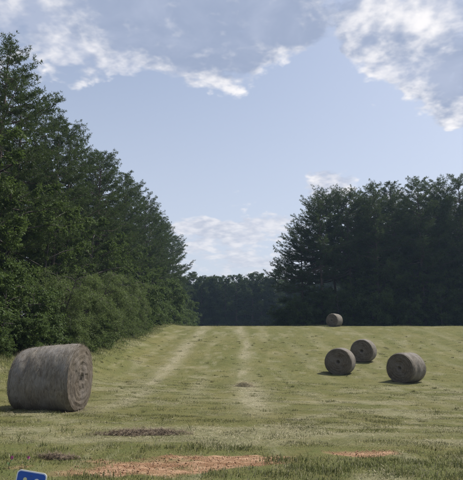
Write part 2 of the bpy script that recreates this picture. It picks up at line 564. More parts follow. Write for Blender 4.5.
def make_rank_grass():
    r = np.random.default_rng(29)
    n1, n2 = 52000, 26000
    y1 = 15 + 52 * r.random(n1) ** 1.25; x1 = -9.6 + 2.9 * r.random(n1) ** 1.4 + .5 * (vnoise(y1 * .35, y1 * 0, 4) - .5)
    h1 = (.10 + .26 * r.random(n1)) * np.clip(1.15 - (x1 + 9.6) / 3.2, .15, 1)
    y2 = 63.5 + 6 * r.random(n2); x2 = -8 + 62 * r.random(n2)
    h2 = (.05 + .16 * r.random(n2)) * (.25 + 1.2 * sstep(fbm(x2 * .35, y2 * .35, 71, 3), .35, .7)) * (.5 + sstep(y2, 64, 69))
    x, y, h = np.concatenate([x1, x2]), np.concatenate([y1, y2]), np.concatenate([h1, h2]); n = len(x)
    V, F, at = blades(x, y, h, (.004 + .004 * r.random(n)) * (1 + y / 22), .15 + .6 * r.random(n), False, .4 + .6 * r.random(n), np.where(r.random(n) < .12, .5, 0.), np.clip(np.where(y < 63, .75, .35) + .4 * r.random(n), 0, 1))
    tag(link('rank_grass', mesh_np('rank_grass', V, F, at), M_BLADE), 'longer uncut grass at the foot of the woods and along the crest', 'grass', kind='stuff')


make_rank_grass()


def strands(P, T, N, L, w, rnd, lift):
    """thin straw slivers: P base, T direction, N surface normal"""
    S = norm(np.cross(T, N)) * (w / 2)[:, None]
    tip = P + T * L[:, None] + N * (lift * L)[:, None]
    V = np.stack([P - S, P + S, tip], 1).reshape(-1, 3)
    k = np.arange(len(P))[:, None] * 3
    return V, np.concatenate([k, k + 1, k + 2], 1), {'rnd': np.repeat(rnd, 3)}


def straw_mat(name, c1, c2, trans=.2):
    m, T = new_mat(name)
    a = T.n('ShaderNodeAttribute', attribute_name='rnd').outputs['Fac']
    col = T.mix(a, c1, c2)
    p = T.n('ShaderNodeBsdfPrincipled', {'Base Color': col, 'Roughness': .7, 'Specular IOR Level': .2})
    t = T.n('ShaderNodeBsdfTranslucent', {'Color': col})
    mx = T.n('ShaderNodeMixShader', {0: trans, 1: p.outputs[0], 2: t.outputs[0]})
    T.n('ShaderNodeOutputMaterial', {'Surface': mx.outputs[0]})
    return m


M_STRAW = straw_mat('dry_straw', (.22, .19, .11), (.47, .42, .29))
M_OLDSTRAW = straw_mat('weathered_straw', (.085, .070, .053), (.29, .25, .19))
M_DARKSTRAW = straw_mat('rotting_straw', (.070, .052, .036), (.25, .195, .135))


def make_loose_hay():
    x, y, r = scatter(420000, 6.0, 62, 1.3, 201)
    hm = hay_mask(x, y)
    keep = r.random(len(x)) < hm ** 1.6 * .55
    x, y = x[keep], y[keep]; n = len(x)
    z = ground_z(x, y) + .012 + .03 * r.random(n)
    a = r.random(n) * 2 * np.pi
    T = np.stack([np.cos(a), np.sin(a), np.zeros(n)], -1)
    N = np.tile([0, 0, 1.], (n, 1))
    V, F, at = strands(np.stack([x, y, z], -1), T, N, .04 + .08 * r.random(n), (.0028 + .003 * r.random(n)) * (1 + y / 12), r.random(n), r.random(n) * .25)
    tag(link('loose_hay', mesh_np('loose_hay', V, F, at), M_STRAW), 'dry loose hay left in pale rows across the field', 'hay', kind='stuff')


make_loose_hay()

def make_crumbs():
    r = np.random.default_rng(77)
    x = r.uniform(-3.2, 2.4, 16000); y = r.uniform(6.0, 8.4, 16000)
    k = r.random(len(x)) < clay_mask(x, y) ** .5 * .55
    x, y = x[k], y[k]; n = len(x)
    c = np.stack([x, y, ground_z(x, y) + .012], -1)
    base = np.array([[1, 0, 0], [-1, 0, 0], [0, 1, 0], [0, -1, 0], [0, 0, 1], [0, 0, -1.]])
    fc = np.array([[0, 2, 4], [2, 1, 4], [1, 3, 4], [3, 0, 4], [2, 0, 5], [1, 2, 5], [3, 1, 5], [0, 3, 5]])
    sz = .002 + .010 * r.random(n) ** 3
    V = c[:, None] + base[None] * sz[:, None, None] * r.uniform(.6, 1.4, (n, 6, 1)) + r.normal(0, .15, (n, 6, 3)) * sz[:, None, None]
    F = (fc[None] + (np.arange(n) * 6)[:, None, None]).reshape(-1, 3)
    m = straw_mat('clay_crumbs', (.17, .095, .052), (.40, .25, .15), 0.0)
    tag(link('clay_crumbs', mesh_np('clay_crumbs', V.reshape(-1, 3), F, {'rnd': np.repeat(r.random(n), 6)}), m), 'crumbs of dry red clay on the bare patches', 'soil', kind='stuff')


make_crumbs()

# ------------------------------------------------------------------ hay bales
def bale_mat(name, end):
    m, T = new_mat(name)
    g = T.n('ShaderNodeTexCoord').outputs['Object']
    if end:
        g = T.v('SUBTRACT', g, (0, 0, .69))
        rr = T.v('LENGTH', T.v('MULTIPLY', g, (0, 1, 1)))
        ang = T.n('ShaderNodeMath', {0: T.n('ShaderNodeSeparateXYZ', {0: g}).outputs[1], 1: T.n('ShaderNodeSeparateXYZ', {0: g}).outputs[2]}, operation='ARCTAN2').outputs[0]
        sp = T.m('ADD', T.m('MULTIPLY', rr, 70.0), ang)
        ring = T.m('SINE', T.m('ADD', sp, T.m('MULTIPLY', T.noise(g, 6.0, 5, .65), 14.0)))
        str_ = T.noise(T.n('ShaderNodeCombineXYZ', {0: T.m('MULTIPLY', rr, 46.0), 1: T.m('MULTIPLY', ang, 2.4), 2: 0.0}).outputs[0], 1.0, 6, .7)
        v = T.m('ADD', T.m('MULTIPLY', str_, .8), T.m('MULTIPLY', ring, .035))
    else:
        str_ = T.noise(T.v('MULTIPLY', g, (14, 4.0, 4.0)), 1.0, 8, .72, 1.2)
        v = T.m('ADD', T.m('MULTIPLY', str_, .75), T.m('MULTIPLY', T.noise(g, 60.0, 3, .7), .12))
    patch = T.noise(g, 2.3, 5, .6)
    col = T.mix(T.mr(v, .28, .62), (.112, .098, .080), (.265, .238, .195))
    col = T.mix(T.mr(T.noise(g, 3.2, 6, .7, .8), .46, .62, 0, .6), col, (.085, .068, .054))
    col = T.mix(T.mr(patch, .40, .66, 0, .6), col, (.225, .215, .205))
    col = T.mix(T.mr(T.noise(g, 7.0, 5, .7), .55, .75, 0, .5), col, (.060, .048, .038))
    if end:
        col = T.mix(1.0, col, (.78, .73, .68), 'MULTIPLY')          # browner inner hay, with the shade on the ends painted into the colour
    bmp = T.n('ShaderNodeBump', {'Strength': .9, 'Distance': .03, 'Height': v})
    p = T.n('ShaderNodeBsdfPrincipled', {'Base Color': col, 'Roughness': .85, 'Specular IOR Level': .2, 'Normal': bmp.outputs[0]})
    T.n('ShaderNodeOutputMaterial', {'Surface': p.outputs[0]})
    return m


M_BSIDE = bale_mat('bale_side', False)
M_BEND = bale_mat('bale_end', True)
m_, T_ = new_mat('net_wrap')
T_.n('ShaderNodeOutputMaterial', {'Surface': T_.n('ShaderNodeBsdfPrincipled', {'Base Color': (.30, .29, .28, 1), 'Roughness': .6}).outputs[0]})
M_NET = m_


def make_bale(loc, ang, L, Rad, seed, label, taper=0.0, strands_n=5000):
    """axis along local X; the +X end is the one turned to the viewer"""
    r = np.random.default_rng(seed)
    root = link('hay_bale', None)
    root.empty_display_size = .3
    zc = gz(*loc)
    root.location = (loc[0], loc[1], zc - .03)
    root.rotation_euler = (0, 0, R(ang))
    tag(root, label, 'hay bale', 'round hay bales in the field')

    def rad(t, th):
        """t -1..1 along the axis, th around"""
        e = 1 - .055 * sstep(np.abs(t), .80, 1.0) ** 1.5 - .012 * np.abs(t)
        lump = (fbm(t * 2.2 + seed, np.cos(th) * 1.8 + 5, seed, 3) + fbm(t * 2.2, np.sin(th) * 1.8 + 9, seed + 3, 3) - 1) * .055
        ridg = (vnoise(t * 22, np.sin(th) * .8 + 2 * np.cos(th), seed + 8) - .5) * .014
        return Rad * (e + lump + ridg) * (1 + taper * t)

    def place(x, th, rr, t):
        z = np.cos(th) * rr; yy = np.sin(th) * rr
        low = sstep(-z / Rad, .55, 1.0)                     # slumped under its own weight
        yy = yy * (1 + .035 * sstep(-z / Rad, -.2, .8))
        z = np.maximum(z, -Rad * .93 + .01 * (z + Rad)) * .985
        return np.stack([x, yy, z + Rad * .925 + taper * t * Rad * .9], -1)

    nt, nth = 56, 150
    t = np.linspace(-1, 1, nt); th = np.linspace(0, 2 * np.pi, nth, endpoint=False)
    TT, TH = np.meshgrid(t, th, indexing='ij')
    tf, hf = TT.ravel(), TH.ravel()
    rr = rad(tf, hf)
    V = place(tf * L / 2, hf, rr, tf)
    i = np.arange(nt - 1)[:, None] * nth; j = np.arange(nth)[None]; j2 = (j + 1) % nth
    F = np.stack([i + j, i + nth + j, i + nth + j2, i + j2], -1).reshape(-1, 4)
    link('rolled_side', mesh_np('rolled_side', V, F, None, True), M_BSIDE, root)
    # net wrap: thin bands just proud of the side
    V2, F2, off = [], [], 0
    for b in np.linspace(-.86, .86, 9):
        b = b + r.normal(0, .012)
        th2 = np.linspace(0, 2 * np.pi, 90, endpoint=False)
        wv = .006 * np.sin(th2 * 3 + b * 9)
        ringv = []
        for dx in (-.0018, .0018):
            tt = np.full(90, b) + wv + dx
            ringv.append(place(tt * L / 2, th2, rad(tt, th2) + .004, tt))
        V2.append(np.concatenate(ringv))
        k = np.arange(90); k2 = (k + 1) % 90
        F2.append(np.stack([k, k + 90, k2 + 90, k2], -1) + off); off += 180
    tag(link('net_wrap', mesh_np('net_wrap', np.concatenate(V2), np.concatenate(F2)), M_NET, root), kind='stuff')
    # ends: spiral layers with relief
    for s in (1, -1):
        nr = 42
        q = np.linspace(0, 1, nr); Q, TH = np.meshgrid(q, th, indexing='ij')
        qf, hf = Q.ravel(), TH.ravel()
        rr = rad(np.full_like(qf, s * 1.0), hf) * np.maximum(qf, .004)
        spiral = np.sin(qf * Rad * 46 + hf + 2.5 * vnoise(np.cos(hf) * 2 + 3, np.sin(hf) * 2 + qf * 3, seed))
        dx = .005 * spiral + .038 * (fbm(np.cos(hf) * qf * 2.6 + 7, np.sin(hf) * qf * 2.6 + 7, seed + s, 4) - .5) * 1.3
        dx = dx * (1 - sstep(qf, .93, 1.0)) + .035 * (1 - sstep(qf, .55, 1.0)) - .16 * (1 - sstep(qf, .04, .17)) - .035 * sstep(fbm(np.cos(hf) * qf * 3 + 2, np.sin(hf) * qf * 3 + 4, seed + 30, 3), .55, .68) * (1 - sstep(qf, .8, .95)) * .5
        V = place(s * (L / 2) + s * dx, hf, rr, np.full_like(qf, float(s)))
        i = np.arange(nr - 1)[:, None] * nth
        F = np.stack([i + j, i + nth + j, i + nth + j2, i + j2], -1).reshape(-1, 4)
        if s < 0:
            F = F[:, ::-1]
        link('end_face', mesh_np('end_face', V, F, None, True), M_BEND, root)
    # loose straw on side and ends
    n = strands_n
    tt = r.random(n) * 2 - 1; hh = r.random(n) * 2 * np.pi
    tt = np.where(r.random(n) < .3, np.sign(tt) * (1 - .12 * r.random(n)), tt)
    P = place(tt * L / 2, hh, rad(tt, hh) - .004, tt)
    N = np.stack([np.zeros(n), np.sin(hh), np.cos(hh)], -1)
    Tn = norm(np.stack([r.normal(0, .35, n), np.cos(hh), -np.sin(hh)], -1) * np.where(r.random(n) < .5, 1, -1)[:, None])
    V1, F1, a1 = strands(P, Tn, N, .05 + .11 * r.random(n), .0035 + .004 * r.random(n), r.random(n), .05 + .45 * r.random(n) ** 2)
    n2 = n // 2
    s = np.where(r.random(n2) < .5, 1., -1.); q = np.sqrt(r.random(n2)); hh = r.random(n2) * 2 * np.pi
    P = place(s * (L / 2 + .012), hh, rad(s, hh) * q, s)
    N = np.stack([s, np.zeros(n2), np.zeros(n2)], -1)
    Tn = norm(np.stack([np.zeros(n2), np.cos(hh) + r.normal(0, .4, n2), -np.sin(hh) + r.normal(0, .4, n2)], -1))
    V2, F2, a2 = strands(P, Tn, N, .05 + .10 * r.random(n2), .0035 + .004 * r.random(n2), r.random(n2), .05 + .5 * r.random(n2) ** 2)
    # hay fallen at the foot
    n3 = n // 3
    px = (r.random(n3) * 2 - 1) * (L / 2 + .2); py = r.normal(0, .45, n3)
    ca, sa = math.cos(R(ang)), math.sin(R(ang))
    pz = ground_z(loc[0] + px * ca - py * sa, loc[1] + px * sa + py * ca) - zc + .01 + .03 * r.random(n3)
    aa = r.random(n3) * 2 * np.pi
    V3, F3, a3 = strands(np.stack([px, py, pz], -1), np.stack([np.cos(aa), np.sin(aa), np.zeros(n3)], -1), np.tile([0, 0, 1.], (n3, 1)),
                         .06 + .1 * r.random(n3), .005 + .004 * r.random(n3), r.random(n3), .1 + .4 * r.random(n3))
    F2 = F2 + len(V1); F3 = F3 + len(V1) + len(V2)
    me = mesh_np('loose_straw', np.concatenate([V1, V2, V3]), np.concatenate([F1, F2, F3]), {'rnd': np.concatenate([a1['rnd'], a2['rnd'], a3['rnd']])})
    tag(link('loose_straw', me, M_OLDSTRAW, root), kind='stuff')
    return root


make_bale((-4.28, 13.7), -7, 1.44, .79, 11, 'largest nearest round hay bale lying at the left edge, grey and weathered', .045, 6000)
make_bale((8.55, 28.1), -136, 1.25, .75, 23, 'rightmost round hay bale, its long side turned to the right', 0, 4000)
make_bale((6.0, 31.6), -113, 1.15, .75, 31, 'round hay bale left of the pair, its dark round end facing the viewer', 0, 4000)
make_bale((8.55, 36.9), -116, 1.2, .75, 43, 'round hay bale just behind and right of another, top rim lit', 0, 3000)
make_bale((11.35, 62.4), -128, 1.25, .75, 57, 'farthest small round hay bale on the crest before the dark right wood', 0, 2500)


# small heap of hay in the middle of the field; dark rotting windrow near the verge
def make_heap(name, c, rx, ry, h, mat, n, seed, label, cat, Ls=(.10, .18)):
    r = np.random.default_rng(seed)
    root = link(name, None); root.location = (c[0], c[1], gz(*c)); tag(root, label, cat)
    nu, nv = 36, 14
    th = np.linspace(0, 2 * np.pi, nu, endpoint=False)
    V = []
    for q in np.linspace(0, 1, nv):
        w = 1 + .5 * (fbm(np.cos(th) * 1.5 + seed, np.sin(th) * 1.5, seed, 3) - .5)
        x = np.cos(th) * rx * q * w; y = np.sin(th) * ry * q * w
        z = h * (1 - q ** 1.5) * (.45 + 1.1 * fbm(x * 3 + seed, y * 5, seed + 2, 3)) + ground_z(c[0] + x, c[1] + y) - root.location.z - .03 * sstep(q, .6, 1)
        V.append(np.stack([x, y, z], -1))
    V = np.concatenate(V)
    i = np.arange(nv - 1)[:, None] * nu; j = np.arange(nu)[None]; j2 = (j + 1) % nu
    F = np.stack([i + j, i + nu + j, i + nu + j2, i + j2], -1).reshape(-1, 4)
    me = mesh_np('packed_core', V, F, {'rnd': np.clip(.3 + .5 * rng.random(len(V)), 0, 1)}, True)
    link('packed_core', me, mat, root)
    q = np.sqrt(r.random(n)); t = r.random(n) * 2 * np.pi
    x = np.cos(t) * rx * q * 1.15; y = np.sin(t) * ry * q * 1.15
    z = h * (1 - np.minimum(q, 1) ** 1.5) * (.45 + 1.1 * fbm(x * 3 + seed, y * 5, seed + 2, 3)) + ground_z(c[0] + x, c[1] + y) - root.location.z
    a = r.random(n) * 2 * np.pi
    V, F, at = strands(np.stack([x, y, z], -1), np.stack([np.cos(a), np.sin(a), np.zeros(n)], -1), np.tile([0, 0, 1.], (n, 1)),
                       Ls[0] + (Ls[1] - Ls[0]) * r.random(n), .005 + .005 * r.random(n), r.random(n), r.random(n) * .7 - .1)
    tag(link('straw', mesh_np('straw', V, F, at), mat, root), kind='stuff')


make_heap('hay_heap', (.56, 24.2), .40, .30, .17, M_STRAW, 1500, 3, 'small grey heap of raked hay in the middle of the field', 'hay heap')
make_heap('rotting_hay_row', (-1.45, 9.5), .72, .20, .07, M_DARKSTRAW, 1500, 5, 'low dark brown row of rotting hay in front of the large bale', 'hay heap', (.06, .15))
make_heap('rotting_hay_clump', (-2.2, 7.5), .26, .10, .045, M_DARKSTRAW, 450, 8, 'small dark clump of dead hay near the blue sign', 'hay heap', (.05, .12))

# ------------------------------------------------------------------ trees
def rand_unit(r, n):
    v = r.normal(0, 1, (n, 3))
    return norm(v)


def pine_meshes(name, seed, H, base, Rad, nb=60, needles=10, NL=.235, NW=.036, twigs=13, low_side=None, droop=.0, top_round=.42):
    """base: crown base as a share of H. returns trunk mesh and crown mesh"""
    r = np.random.default_rng(seed)
    paths = []
    hs = np.linspace(0, 1, 12)
    bend = r.normal(0, .02, 2) * H
    tx = bend[0] * np.sin(hs * 2.5) * hs; ty = bend[1] * np.sin(hs * 2.1 + .6) * hs
    TP = np.stack([tx, ty, hs * H * .985 - .15 * (hs == 0)], -1)
    r0 = .0115 * H
    paths.append((TP, r0 * (1 - hs) ** .8 * 1.0 + .02 + (hs == 0) * r0 * .25))

    def trunk_at(z):
        return np.array([np.interp(z, TP[:, 2], TP[:, 0]), np.interp(z, TP[:, 2], TP[:, 1]), z])

    tc, ta = [], []
    for b in range(nb):
        f = (b + r.random()) / nb
        zf = base + (1 - base) * f ** .92
        prof = ((1 - f) ** top_round) * (.50 + .50 * min(1, (f + .12) / .35)) + .06
        az = b * 2.399 + r.normal(0, .5)
        ln = Rad * prof * r.uniform(.60, 1.18)
        if low_side is not None and f < .5:
            ln *= 1 + .9 * (1 - f / .5) * max(0, math.cos(az - low_side)) ** 1.5
        rise = (.75 * f - .12) + r.normal(0, .12) - droop * (1 - f)
        s = np.linspace(0, 1, 7)
        dirv = np.array([math.cos(az), math.sin(az), 0])
        sag = np.array([0, 0, 1.0])
        P0 = trunk_at(zf * H)
        wob = r.normal(0, .05, (7, 3)) * ln * s[:, None]
        BP = P0 + dirv * (ln * s)[:, None] + sag * (ln * (rise * s - (.10 + .1 * (1 - f)) * s * (1 - s) * 1.5 + .14 * s ** 2.5))[:, None] + wob * .5
        br = max(.012, .018 * ln)
        paths.append((BP, br * (1 - s * .85)))
        nt_ = max(4, int(twigs * (.45 + ln / Rad)))
        for k in range(nt_):
            q = .28 + .72 * (k + r.random()) / nt_
            c = np.array([np.interp(q, s, BP[:, i]) for i in range(3)])
            sg = 1 if k % 2 else -1
            side = np.array([-math.sin(az), math.cos(az), 0]) * sg
            td = norm(dirv * r.uniform(.3, 1.0) + side * r.uniform(.2, 1.0) + np.array([0, 0, r.uniform(-.15, .65)]))
            tl = ln * r.uniform(.10, .24) * (1.25 - .5 * q) + .18
            m_ = max(3, int(tl / .10))
            u = np.linspace(.25, 1, m_)[:, None]
            tc.append(c + td * tl * u + np.array([0, 0, 1]) * (.10 * tl * u ** 2) + r.normal(0, .035, (m_, 3)))
            ta.append(np.tile(td, (m_, 1)) + r.normal(0, .25, (m_, 3)))
            if k % 3 == 0:
                paths.append((np.stack([c, c + td * tl * .9]), np.array([br * .3, .005])))
    # leader
    k = 24
    zz = r.uniform(.93, 1.0, k) * H
    tc.append(np.stack([trunk_at(z) for z in zz]) + r.normal(0, .10, (k, 3)))
    ta.append(rand_unit(r, k) * .6 + np.array([0, 0, .9]))
    C = np.concatenate(tc); A = norm(np.concatenate(ta))
    n = len(C)
    D = norm(np.repeat(A, needles, 0) * .75 + rand_unit(r, n * needles) + np.array([0, 0, .12]))
    P = np.repeat(C, needles, 0)
    S = norm(np.cross(D, rand_unit(r, n * needles)))
    Ln = NL * r.uniform(.6, 1.15, n * needles)
    w = NW * r.uniform(.7, 1.3, n * needles)
    V = np.stack([P + D * (Ln * .08)[:, None], P + D * (Ln * .5)[:, None] + S * (w / 2)[:, None], P + D * Ln[:, None], P + D * (Ln * .5)[:, None] - S * (w / 2)[:, None]], 1).reshape(-1, 3)
    k = np.arange(n * needles)[:, None] * 4
    F = np.concatenate([k, k + 1, k + 2, k + 3], 1)
    rn = np.repeat(np.clip(np.repeat(r.random(n) * .7, needles) + r.random(n * needles) * .3, 0, 1), 4)
    cm = mesh_np(name + '_crown', V, F, {'rnd': rn})
    tv, tf_ = tubes(paths[:1], 9)
    bv, bf = tubes(paths[1:], 4)
    tm = mesh_np(name + '_trunk', np.concatenate([tv, bv]), [tf_, bf + len(tv)], None, True)
    return tm, cm


def leaf_quads(C, D, r, ll, lw):
    """folded pointed leaves"""
    n = len(C)
    D = norm(D)
    S = norm(np.cross(D, rand_unit(r, n) * .7 + np.array([0, 0, 1.0])))
    N = np.cross(S, D)
    L = ll * r.uniform(.65, 1.2, n)[:, None]; W = lw * r.uniform(.7, 1.15, n)[:, None]
    b = C; m1 = C + D * L * .45 + S * W * .5 + N * W * .12; t = C + D * L - N * L * .10; m2 = C + D * L * .45 - S * W * .5 + N * W * .12
    V = np.stack([b, m1, t, m2], 1).reshape(-1, 3)
    k = np.arange(n)[:, None] * 4
    return V, np.concatenate([k, k + 1, k + 2, k + 3], 1)


def broad_meshes(name, seed, H, base, Rad, nl=18, n2=8, n3=6, leaves=14, ll=.17, lw=.11, stems=1, arch=0.0):
    r = np.random.default_rng(seed)
    paths, LC, LD = [], [], []
    for st in range(stems):
        hs = np.linspace(0, 1, 10)
        a0 = r.random() * 6.28
        leanv = np.array([math.cos(a0), math.sin(a0), 0]) * (0 if stems == 1 else Rad * r.uniform(.25, .65))
        hh = H * (1 if stems == 1 else r.uniform(.6, 1.0))
        TP = leanv * (hs ** 1.3)[:, None] + np.stack([r.normal(0, .012) * H * np.sin(hs * 4), r.normal(0, .012) * H * np.sin(hs * 3.3), hs * hh * .93 - .12 * (hs == 0)], -1)
        r0 = (.013 if stems == 1 else .010) * H
        paths.append((TP, r0 * (1 - hs) ** .9 + .012))
        for b in range(nl):
            f = (b + r.random()) / nl
            zq = base + (1 - base) * f
            P0 = np.array([np.interp(zq, hs, TP[:, i]) for i in range(3)])
            az = b * 2.399 + r.normal(0, .45) + st
            prof = math.sqrt(max(.05, 1 - (abs(f - .36) / .72) ** 2.2))
            ln = Rad * prof * r.uniform(.65, 1.15) * (1 if stems == 1 else .7)
            rise = .15 + .8 * f + r.normal(0, .12)
            s = np.linspace(0, 1, 6)
            dv = np.array([math.cos(az), math.sin(az), 0])
            BP = P0 + dv * (ln * s)[:, None] + np.array([0, 0, 1.]) * (ln * (rise * s - (.25 + arch) * s ** 2))[:, None] + r.normal(0, .03, (6, 3)) * ln * s[:, None]
            paths.append((BP, max(.012, .02 * ln) * (1 - .85 * s)))
            for c in range(n2):
                q = .22 + .78 * (c + r.random()) / n2
                c0 = np.array([np.interp(q, s, BP[:, i]) for i in range(3)])
                d2 = norm(dv * r.uniform(.2, 1) + np.array([-dv[1], dv[0], 0]) * r.uniform(-1, 1) + np.array([0, 0, r.uniform(-.35, .7) - arch * .5]))
                l2 = ln * r.uniform(.16, .34) + .15
                paths.append((np.stack([c0, c0 + d2 * l2]), np.array([.010, .004])))
                for e in range(n3):
                    u = .25 + .75 * (e + r.random()) / n3
                    c1 = c0 + d2 * l2 * u + np.array([0, 0, -arch * .25 * l2 * u * u])
                    d3 = norm(d2 + rand_unit(r, 1)[0] * .9)
                    w_ = r.random((leaves, 1))
                    LC.append(c1 + d3 * w_ * (.20 + .12 * l2) + r.normal(0, .05, (leaves, 3)))
                    LD.append(d3 * .7 + rand_unit(r, leaves) * .8 + np.array([0, 0, -.25 - arch * .3]))
    C = np.concatenate(LC); D = np.concatenate(LD)
    V, F = leaf_quads(C, D, r, ll, lw)
    g = np.repeat(r.random(len(LC)), leaves) * .6 + r.random(len(C)) * .4
    cm = mesh_np(name + '_crown', V, F, {'rnd': np.repeat(g, 4)})
    tv, tf_ = tubes([p for p in paths if len(p[0]) > 6], 8)
    bv, bf = tubes([p for p in paths if len(p[0]) <= 6], 4)
    tm = mesh_np(name + '_trunk', np.concatenate([tv, bv]), [tf_, bf + len(tv)], None, True)
    return tm, cm


def put(name, meshes, mats, x, y, H, H0, label, cat, group, rz=None, wide=1.0, rnd=random.Random(3)):
    root = link(name, None)
    root.location = (x, y, gz(x, y) - .02)
    s = H / H0
    root.scale = (s * wide, s * wide, s)
    root.rotation_euler = (rnd.uniform(-.02, .02), rnd.uniform(-.02, .02), rnd.uniform(0, 6.28) if rz is None else rz)
    tag(root, label, cat, group)
    part = 'stems' if cat == 'shrub' else 'trunk'
    link(part, meshes[0], mats[0], root)
    link('crown', meshes[1], mats[1], root)
    return root


PM = (M_PBARK, M_PINE); HM = (M_HBARK, M_LEAF); SM = (M_HBARK, M_SHRUB)
pA = [pine_meshes('pine_a', 1, 18, .16, 4.3, 96), pine_meshes('pine_b', 2, 18, .22, 4.0, 88), pine_meshes('pine_c', 3, 18, .12, 4.6, 100),
      pine_meshes('pine_d', 4, 18, .18, 3.9, 92, top_round=.6)]
pEdge = [pine_meshes('edge_pine', 9, 18.5, .40, 4.9, 104, low_side=math.pi, top_round=.38, twigs=12), pine_meshes('edge_pine_b', 10, 18.5, .36, 4.6, 100, low_side=math.pi, top_round=.38, twigs=12)]
pFar = [pine_meshes('far_pine_a', 11, 17, .06, 3.9, 62, 6, .46, .10, 10), pine_meshes('far_pine_b', 12, 17, .10, 3.6, 58, 6, .46, .10, 10)]
hA = [broad_meshes('oak', 21, 12, .12, 3.6, 22, 8, 6, 15), broad_meshes('gum', 22, 12, .10, 3.2, 24, 8, 6, 14, .15, .12), broad_meshes('maple', 23, 12, .15, 3.9, 20, 9, 6, 15)]
sA = [broad_meshes('shrub_a', 31, 4.2, .02, 2.2, 9, 7, 6, 11, .13, .075, 4, .45), broad_meshes('shrub_b', 32, 3.6, .02, 2.0, 9, 7, 6, 11, .12, .065, 5, .6),
      broad_meshes('sapling', 33, 5.0, .03, 2.0, 20, 7, 6, 12, .15, .10, 1, .2)]

sP = [broad_meshes('pale_shrub_a', 41, 4.4, .02, 2.3, 11, 8, 7, 12, .10, .034, 5, .75), broad_meshes('pale_shrub_b', 42, 4.4, .02, 2.3, 11, 8, 7, 12, .10, .034, 5, .9)]
ORD = ['first', 'second', 'third', 'fourth', 'fifth', 'sixth', 'seventh', 'eighth', 'ninth', 'tenth', 'eleventh', 'twelfth', 'thirteenth', 'fourteenth',
       'fifteenth', 'sixteenth', 'seventeenth', 'eighteenth', 'nineteenth', 'twentieth', 'twenty-first', 'twenty-second', 'twenty-third', 'twenty-fourth']
rt = random.Random(12)
# left wood, edge rows: (x, y, height)
LP = [(-14.2, 25.0, 15.6), (-13.3, 30.5, 17.0), (-14.6, 35.5, 17.2), (-13.0, 40.5, 16.2), (-13.8, 46, 17.0), (-12.8, 52, 16.8), (-13.6, 58, 17.5),
      (-12.8, 65, 17.6), (-13.4, 72, 18.4), (-12.6, 80, 18.6), (-13.2, 89, 19.5), (-12.4, 98, 20.0), (-13, 108, 20.6), (-12.2, 118, 20.6)]
LPL = {0: 'tall pine at the far left, its crown highest against the clouds', 1: 'tall pine behind the large bale with sky showing through its crown',
       12: 'narrow pine second from the far end of the left wood', 13: 'last pine at the far end of the left wood'}
for i, (x, y, h) in enumerate(LP):
    put('pine_tree', pA[i % 4], PM, x, y, h, 18, LPL.get(i, f'{ORD[i]} tall dark pine from the near end of the left wood edge'), 'tree', 'pines of the left wood')
for i in range(16):
    x = -18.2 - 3.6 * (i % 2) + rt.uniform(-.8, .8); y = 27 + i * 5.2
    put('pine_tree', pA[(i + 2) % 4], PM, x, y, rt.uniform(14, 16.5) + .03 * (y - 30), 18, 'pine deeper in the left wood, mostly hidden by the edge row', 'tree', 'pines deep in the left wood')
LH = [(-12.6, 19.8, 9.5), (-11.6, 24.2, 10.5), (-11.9, 29.0, 9.0), (-11.2, 34.0, 8.6), (-11.6, 39.0, 8.6), (-11.2, 44.5, 9.0), (-11.4, 51, 9.0), (-11.0, 58, 8.8), (-10.9, 66, 8.5), (-10.6, 74, 8), (-15, 22, 11)]
LHL = {0: 'bright green leafy tree at the left edge, above the large bale', 1: 'leafy tree with light green leaves right of the leftmost tree'}
for i, (x, y, h) in enumerate(LH):
    put('leafy_tree', hA[i % 3], HM, x, y, h, 12, LHL.get(i, f'{ORD[i]} leafy broadleaf tree from the near end, at the foot of the left pines' if i < 10 else 'leafy tree half hidden behind the leftmost bright green tree'), 'tree', 'leafy trees along the left wood')
LS = [(-10.2, 17.6, 3.6), (-9.6, 20.2, 3.4), (-9.3, 23.0, 3.6), (-9.2, 25.8, 3.9), (-8.9, 28.8, 4.3), (-9.0, 32.0, 4.8), (-8.9, 35.4, 5.0), (-9.1, 39, 5.0), (-9.0, 43, 5.0), (-9.2, 47.5, 5), (-9.1, 52, 5.0), (-9.3, 57, 5), (-9.2, 62, 5), (-9.6, 68, 5)]
LSL = {3: 'low leafy shrub just right of the large bale', 5: 'large drooping pale green shrub spilling towards the field'}
for i, (x, y, h) in enumerate(LS):
    H0 = (4.2, 3.6, 5.0)[i % 3]
    put('shrub', sP[i % 2] if 4 <= i <= 9 else sA[i % 3], (M_HBARK, M_PALE) if 4 <= i <= 9 else SM, x, y, h, 4.4 if 4 <= i <= 9 else H0, LSL.get(i, f'{ORD[i]} drooping shrub from the near end of the left field edge'), 'shrub', 'shrubs along the left wood')

for i in range(24):                                  # low growth at the foot of the wood
    y = 17.5 + i * 2.1; x = -8.75 + rt.uniform(-.3, .35) - .5 * (y < 22)
    put('low_shrub', sA[i % 2], SM, x, y, rt.uniform(1.3, 2.1), (4.2, 3.6)[i % 2], f'{ORD[i]} low bushy shrub from the near end where the left wood meets the field', 'shrub', 'low shrubs at the foot of the left wood', wide=1.35)

for i in range(9):
    y = 72 + i * 6.5
    put('shrub', sA[i % 3], SM, -9.8 + rt.uniform(-.4, .4) + .012 * (y - 72), y, rt.uniform(5, 7), (4.2, 3.6, 5.0)[i % 3], f'{ORD[i]} tall shrub along the far stretch of the left wood, counted towards the crest', 'shrub', 'shrubs at the far end of the left wood')

